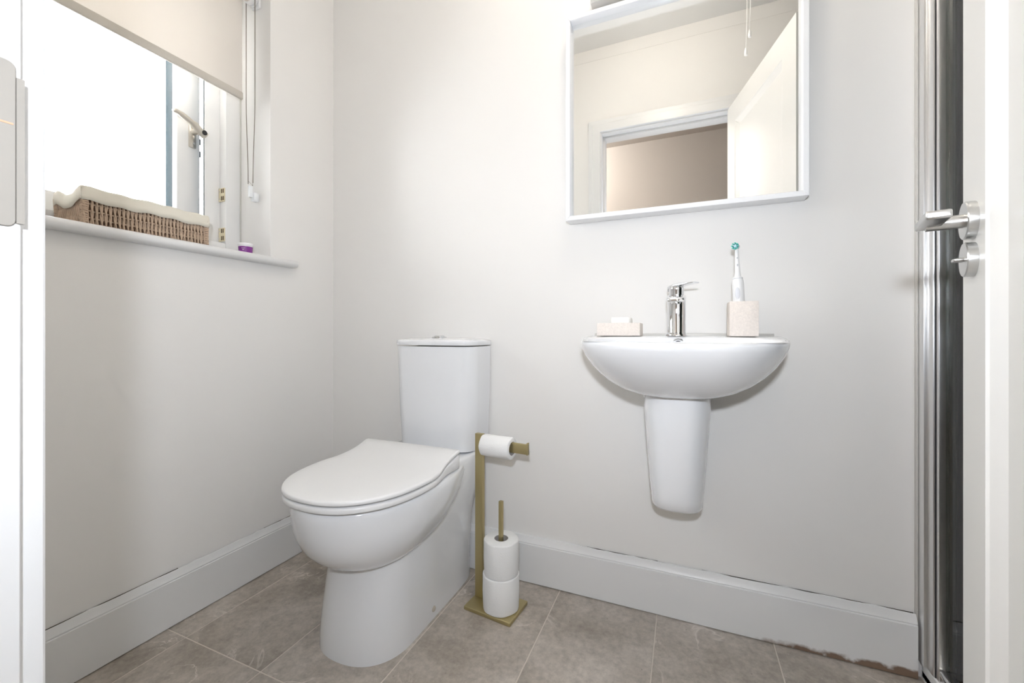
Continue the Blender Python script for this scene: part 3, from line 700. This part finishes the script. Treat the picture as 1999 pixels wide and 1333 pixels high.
m.build('button_pad', mat('pale_pad', (0.70, 0.71, 0.74), 0.4), tb)

# ------------------------------------------------------------------ mirror
MX0, MX1, MZ0, MZ1, MY0 = -0.351, 0.3025, 1.217, 1.871, 1.290
mir = thing('wall_mirror', ((MX0+MX1)/2, YB, MZ0), 'square mirror in a deep white frame above the basin', 'mirror')
ft = 0.0145
def fbar(a, b_, c, d):     # mitred bar from outer corners a->b to inner corners
    v = []
    for y in (MY0, YB - 0.003):
        for (x, z) in (a, b_, c, d): v.append((x, y, z))
    return MB().add(v, [(0,1,2,3), (7,6,5,4), (0,4,5,1), (1,5,6,2), (2,6,7,3), (3,7,4,0)])
O = [(MX0, MZ0), (MX1, MZ0), (MX1, MZ1), (MX0, MZ1)]; I = [(MX0+ft, MZ0+ft), (MX1-ft, MZ0+ft), (MX1-ft, MZ1-ft), (MX0+ft, MZ1-ft)]
for k in range(4): fbar(O[k], O[(k+1) % 4], I[(k+1) % 4], I[k]).build('frame_bar', mat('white_mirror_frame', (0.88, 0.885, 0.90), 0.35), mir, bevel=0.0012, seg=1)
MB().box((MX0+ft-0.003, 1.3145, MZ0+ft-0.003), (MX1-ft+0.003, 1.3190, MZ1-ft+0.003)).build('mirror_glass', MIRROR, mir, flat=True)
MB().box((MX0+0.006, 1.3195, MZ0+0.006), (MX1-0.006, YB, MZ1-0.006)).build('backing_board', CARD, mir, flat=True)

# slim light fitting above the mirror (only its lower left corner shows)
wl = thing('wall_light', (0.0, YB, 1.915), 'slim grey wall light fitting above the mirror', 'light')
MB().box((-0.274, 1.300, 1.900), (0.23, YB, 1.950)).build('light_body', mat('fitting_grey', (0.60, 0.59, 0.57), 0.4), wl, bevel=0.004)
MB().box((-0.260, 1.290, 1.908), (0.216, 1.300, 1.942)).build('diffuser', PLASTIC, wl, bevel=0.003)

# ------------------------------------------------------------------ toilet-roll stand with rolls
hz = math.radians(-6.2)
hx = Vector((math.cos(hz), math.sin(hz), 0)); hy = Vector((-math.sin(hz), math.cos(hz), 0))
HC = Vector((-0.5425, 1.1705, 0))
stand = thing('toilet_roll_stand', HC, 'satin brass free-standing toilet-roll stand beside the toilet', 'toilet roll stand')
def hp(u, v, z): return HC + hx*u + hy*v + Vector((0, 0, z))
def hbox(u0, u1, v0, v1, z0, z1):
    v = [hp(u, w, z) for z in (z0, z1) for u, w in ((u0, v0), (u1, v0), (u1, v1), (u0, v1))]
    return MB().add(v, [(0,3,2,1),(4,5,6,7),(0,1,5,4),(1,2,6,5),(2,3,7,6),(3,0,4,7)])
hbox(-0.082, 0.082, -0.058, 0.058, 0, 0.012).build('base_plate', BRASS, stand, bevel=0.0025, seg=3)
hbox(-0.077, -0.049, -0.003, 0.012, 0.012, 0.535).build('post', BRASS, stand, bevel=0.0015)
arm = hbox(-0.049, 0.112, 0.000, 0.008, 0.4905, 0.5215).build('arm', BRASS, stand, bevel=0.0015)
hbox(0.108, 0.112, -0.004, 0.008, 0.4905, 0.5270).build('arm_stop', BRASS, arm, bevel=0.001)
SPu, SPv = 0.020, -0.003
hbox(SPu-0.006, SPu+0.006, SPv-0.006, SPv+0.006, 0.012, 0.337).build('spindle', BRASS, stand, bevel=0.0015)
def roll(name, base, axis, L, R0, r0, label):
    t_ = thing(name, base, label, 'toilet roll', 'toilet rolls on the stand')
    m = MB(); prof = [(r0+0.0005, 0.0), (R0-0.003, 0.0), (R0-0.0006, 0.0015), (R0, 0.004), (R0+0.0006, L*0.5), (R0, L-0.004), (R0-0.0008, L-0.0015), (R0-0.003, L), (r0+0.0005, L)]
    n = 48; d = Vector(axis).normalized(); a = d.orthogonal().normalized(); b_ = d.cross(a); B_ = Vector(base)
    m.loft([[B_ + d*h + (a*math.cos(2*PI*i/n) + b_*math.sin(2*PI*i/n))*(r + (0.0009*math.sin(i*0.8 + h*40) if r > R0-0.001 else 0)) for i in range(n)] for r, h in prof + [prof[0]]], False, False)
    m.build('paper', PAPER, t_, sharp=50)
    m = MB(); pr = [(r0, 0.0004), (r0+0.0005, 0.0004), (r0+0.0005, L-0.0004), (r0, L-0.0004)]
    m.loft([[B_ + d*h + (a*math.cos(2*PI*i/n) + b_*math.sin(2*PI*i/n))*r for i in range(n)] for r, h in pr + [pr[0]]], False, False)
    m.build('core_tube', CARD, t_)
    return t_
roll('toilet_roll', hp(SPu, SPv, 0.0121), (0, 0, 1), 0.106, 0.0560, 0.021, 'lower of the two white toilet rolls stacked on the stand')
roll('toilet_roll', hp(SPu+0.001, SPv, 0.1184), (0, 0, 1), 0.104, 0.0535, 0.021, 'upper of the two stacked toilet rolls, around the brass spindle')
roll('toilet_roll', hp(-0.0475, 0.004, 0.5018), hx, 0.104, 0.0335, 0.0205, 'part-used toilet roll hanging on the brass arm')

# ------------------------------------------------------------------ shower enclosure
sh = thing('shower_screen', (XS, 1.2, 0.0), 'chrome framed shower enclosure with dark tinted glass at the right', 'shower screen')
zt, ztop_ = 0.045, 2.0
MB().box((0.5375, 1.309, zt), (0.560, YB, ztop_)).build('wall_channel', ALU, sh, bevel=0.002)
MB().box((0.5335, 1.333, zt), (0.5375, YB, ztop_)).build('seal_strip', SEAL, sh, bevel=0.001)
MB().box((0.5430, 1.2815, zt), (0.560, 1.309, ztop_)).build('channel_insert', ALU, sh, bevel=0.003)
MB().box((0.5465, 1.2795, zt), (0.560, 1.2815, ztop_)).build('magnetic_strip', DARK, sh)
MB().box((0.5475, 1.268, zt), (0.566, 1.2795, ztop_)).build('door_stile', ALU, sh, bevel=0.002)
MB().box((0.560, 0.20, zt+0.03), (0.566, 1.268, ztop_-0.03)).build('glass_panel', SHGLASS, sh, flat=True)
MB().box((0.576, 0.20, zt+0.03), (0.582, 1.290, ztop_-0.03)).build('sliding_glass', SHGLASS, sh, flat=True)
MB().cyl((0.579, 1.300, zt+0.03), (0.579, 1.300, ztop_-0.03), 0.007, n=12).build('glass_seal', mat('dark_green_seal', (0.03, 0.05, 0.04), 0.3), sh)
MB().box((0.548, YD+0.01, zt), (0.584, 1.268, zt+0.03)).build('bottom_rail', CHROME, sh, bevel=0.004)
MB().box((0.548, YD+0.01, ztop_-0.03), (0.584, YB, ztop_)).build('top_rail', CHROME, sh, bevel=0.004)
tray = thing('shower_tray', (0.95, 0.75, 0), 'white shower tray under the glass enclosure', 'shower tray')
MB().box((0.546, YD, 0), (XR, YB, 0.02)).build('tray_base', PLASTIC, tray, flat=True)
MB().box((0.546, YD, 0.0), (0.60, YB-0.001, zt)).build('tray_kerb', PLASTIC, tray, bevel=0.006, seg=3)

# ------------------------------------------------------------------ door frame (lining, stops, architrave, strike plate)
lin = thing('trim_3', ((DX0+DX1)/2, 0.07, 0), 'white painted door lining and architrave around the doorway', 'door frame', kind='structure')
MB().box((DX0-0.02, -0.001, 0), (DX0, YD, DZ+0.02)).build('lining_jamb', TRIM, lin, bevel=0.001, seg=1)
MB().box((DX1, -0.001, 0), (DX1+0.02, YD, DZ+0.02)).build('lining_jamb', TRIM, lin, bevel=0.001, seg=1)
MB().box((DX0, -0.001, DZ), (DX1, YD, DZ+0.02)).build('lining_head', TRIM, lin, bevel=0.001, seg=1)
MB().box((DX0, 0.045, 0), (DX0+0.012, 0.092, DZ)).build('door_stop', TRIM, lin, bevel=0.001, seg=1)
MB().box((DX1-0.012, 0.045, 0), (DX1, 0.092, DZ)).build('door_stop', TRIM, lin, bevel=0.001, seg=1)
MB().box((DX0+0.012, 0.045, DZ-0.012), (DX1-0.012, 0.092, DZ)).build('door_stop', TRIM, lin, bevel=0.001, seg=1)
aw = 0.07; rv = 0.007
def arch(yf, sgn):
    pr = [(0, 0), (0, 0.0135*sgn), (0.002, 0.0155*sgn), (0.045, 0.0155*sgn), (0.048, 0.0125*sgn), (aw, 0.0115*sgn), (aw, 0)]
    xl, xr, zh = DX0-rv, DX1+rv, DZ+rv
    MB().loft([[(xl-d, yf+t_, 0) for d, t_ in pr], [(xl-d, yf+t_, zh+d) for d, t_ in pr]]).build('architrave', TRIM, lin, sharp=20)
    MB().loft([[(xr+d, yf+t_, 0) for d, t_ in pr], [(xr+d, yf+t_, zh+d) for d, t_ in pr]]).build('architrave', TRIM, lin, sharp=20)
    MB().loft([[(xl-d, yf+t_, zh+d) for d, t_ in pr], [(xr+d, yf+t_, zh+d) for d, t_ in pr]]).build('architrave', TRIM, lin, sharp=20)
arch(YD, 1)
# strike plate let into the left jamb
spm = MB(); prof = rrect(0.108, 0.937, 0.1395, 1.058, 0.005, 5)
spm.loft([[(DX0-0.0005, y, z) for y, z in prof], [(DX0+0.0016, y, z) for y, z in prof]])
plate = tag(spm.build('strike_plate', STEELPLATE, lin, bevel=0.0005, seg=1), 'satin metal strike plate')
MB().box((DX0-0.001, 0.1395, 0.940), (DX0+0.0022, 0.1436, 1.047)).build('plate_lip', STEELPLATE, plate)
MB().box((DX0+0.0014, 0.108, 1.0115), (DX0+0.0019, 0.138, 1.0128)).build('plate_joint', COPPER, plate)

# ------------------------------------------------------------------ open door leaf at the right
alpha = math.radians(14.3)
dd = Vector((math.sin(alpha), math.cos(alpha), 0)); dn = Vector((math.cos(alpha), -math.sin(alpha), 0))   # along leaf, away from its visible face
DH = Vector((0.213, 0.158, 0)); DL = 0.685
door = thing('door_1', DH, 'cream painted panelled door standing open at the right edge', 'door', kind='structure')
def dp(s, n_, z): return DH + dd*s + dn*n_ + Vector((0, 0, z))
m = MB(); za, zb_ = 0.010, 2.040
def rect(s0, s1, z0, z1, n_): return [dp(s0, n_, z0), dp(s1, n_, z0), dp(s1, n_, z1), dp(s0, n_, z1)]
s0, s1 = 0.006, DL; p0s, p1s, p0z, p1z = 0.104, DL-0.104, 0.25, 1.935
m.loft([rect(s0, s1, za, zb_, 0.036), rect(s0, s1, za, zb_, 0.0), rect(p0s, p1s, p0z, p1z, 0.0), rect(p0s+0.004, p1s-0.004, p0z+0.004, p1z-0.004, 0.003), rect(p0s+0.030, p1s-0.030, p0z+0.030, p1z-0.030, 0.0125)], True, False)
m.build('leaf', DOORP, door, bevel=0.0, sharp=12)
MB().add(rect(p0s+0.030, p1s-0.030, p0z+0.030, p1z-0.030, 0.0125) + rect(p0s+0.030, p1s-0.030, p0z+0.030, p1z-0.030, 0.02), [(0,1,2,3), (7,6,5,4), (0,4,5,1), (1,5,6,2), (2,6,7,3), (3,7,4,0)]).build('panel', DOORP, door, flat=True)
hs = DL - 0.056
def dlathe(name, s, z, prof, par, m_=SATIN): return MB().lathe(prof, dp(s, 0, z), -dn, 40).build(name, m_, par)
hz_ = 1.014
rose = tag(dlathe('handle_rose', hs, hz_, [(0.026, 0), (0.0262, 0.001), (0.0262, 0.0095), (0.025, 0.0108), (0.012, 0.0110)], door), 'satin steel round handle rose')
MB().cyl(dp(hs, -0.010, hz_), dp(hs, -0.048, hz_), 0.0095, n=28).build('stem', SATIN, rose)
v = []
prof = [(-0.066, -0.0445-0.013), (-0.066, -0.0445+0.013), (0.018, -0.0445+0.013), (0.018, -0.0445-0.013)]
MB().loft([[dp(hs + a, n_, hz_ - 0.005) for a, n_ in prof], [dp(hs + a, n_, hz_ + 0.0065) for a, n_ in prof]]).build('lever_bar', SATIN, rose, bevel=0.003, seg=3)
rose2 = tag(dlathe('thumbturn_rose', hs, 0.960, [(0.0235, 0), (0.0237, 0.001), (0.0237, 0.0095), (0.0225, 0.0108), (0.008, 0.0110)], door), 'satin steel thumb-turn rose')
MB().loft([[dp(hs + a, -0.010, 0.960 + b_) for a, b_ in rrect(-0.008, -0.003, 0.008, 0.003, 0.0028, 4)], [dp(hs + a, -0.021, 0.960 + b_) for a, b_ in rrect(-0.008, -0.002, 0.008, 0.002, 0.0018, 4)]]).build('thumbturn', SATIN, rose2, bevel=0.001)
for z in (0.23, 1.02, 1.80):
    MB().cyl(dp(0.0, 0.020, z), dp(0.0, 0.020, z+0.09), 0.006, n=14).build('hinge', SATIN, door)

# ------------------------------------------------------------------ pull cords, added fill globe, hall light
for k, (x, y, z, lab) in enumerate(((0.258, 0.62, 2.115, 'shorter of the two white pull cords, reflected in the mirror'), (0.243, 0.63, 2.035, 'longer of the two white pull cords, reflected in the mirror'))):
    pc = thing('pull_cord', (x, y, z), lab, 'pull cord', 'bathroom pull cords')
    MB().tube([(x, y, z+0.03), (x+0.004, y, z+0.15), (x+0.006, y, ZC-0.02)], 0.0012, 6).build('cord', PLASTIC, pc)
    MB().lathe([(0.0055, 0), (0.0062, 0.002), (0.0060, 0.016), (0.0035, 0.030), (0.0018, 0.033)], (x, y, z), n=20).build('pull_weight', PLASTIC, pc)
    MB().lathe([(0.028 if k else 0.03, 0), (0.03, 0.004), (0.03, 0.016), (0.024, 0.02)], (x+0.006 + (-0.034 if k else 0.034), y, ZC-0.02), n=28).build('switch_base', PLASTIC, pc)

def lamp(name, loc, r, power, col, label):
    """ceiling fitting: white rose and a glowing opal globe"""
    t_ = thing(name, loc, label, 'ceiling light')
    x, y, z = loc
    MB().lathe([(r*0.6, 0.0), (r*0.6, -0.012), (r*0.45, -0.02), (r*0.45, -0.035)], (x, y, z), n=40).build('lamp_rose', PLASTIC, t_)
    em = bpy.data.materials.new('opal_glow'); em.use_nodes = True
    b_ = em.node_tree.nodes['Principled BSDF']; b_.inputs['Emission Color'].default_value = (*col, 1)
    b_.inputs['Emission Strength'].default_value = power
    MB().lathe([(r*math.sin(PI*k/16), -0.03 - r + r*math.cos(PI*k/16)) for k in range(2, 17)], (x, y, z), n=40).build('opal_globe', em, t_)
    return t_
lamp('added_fill_globe', (-0.12, 0.90, ZC), 0.095, 13.8, (1.0, 0.905, 0.785), 'added unseen opal globe giving the room warm fill light')  # globe added out of view as the room's warm fill light
lamp('hall_light', (-1.3, -0.55, 2.46), 0.07, 150.0, (1.0, 0.96, 0.92), 'small round ceiling light out in the hall')
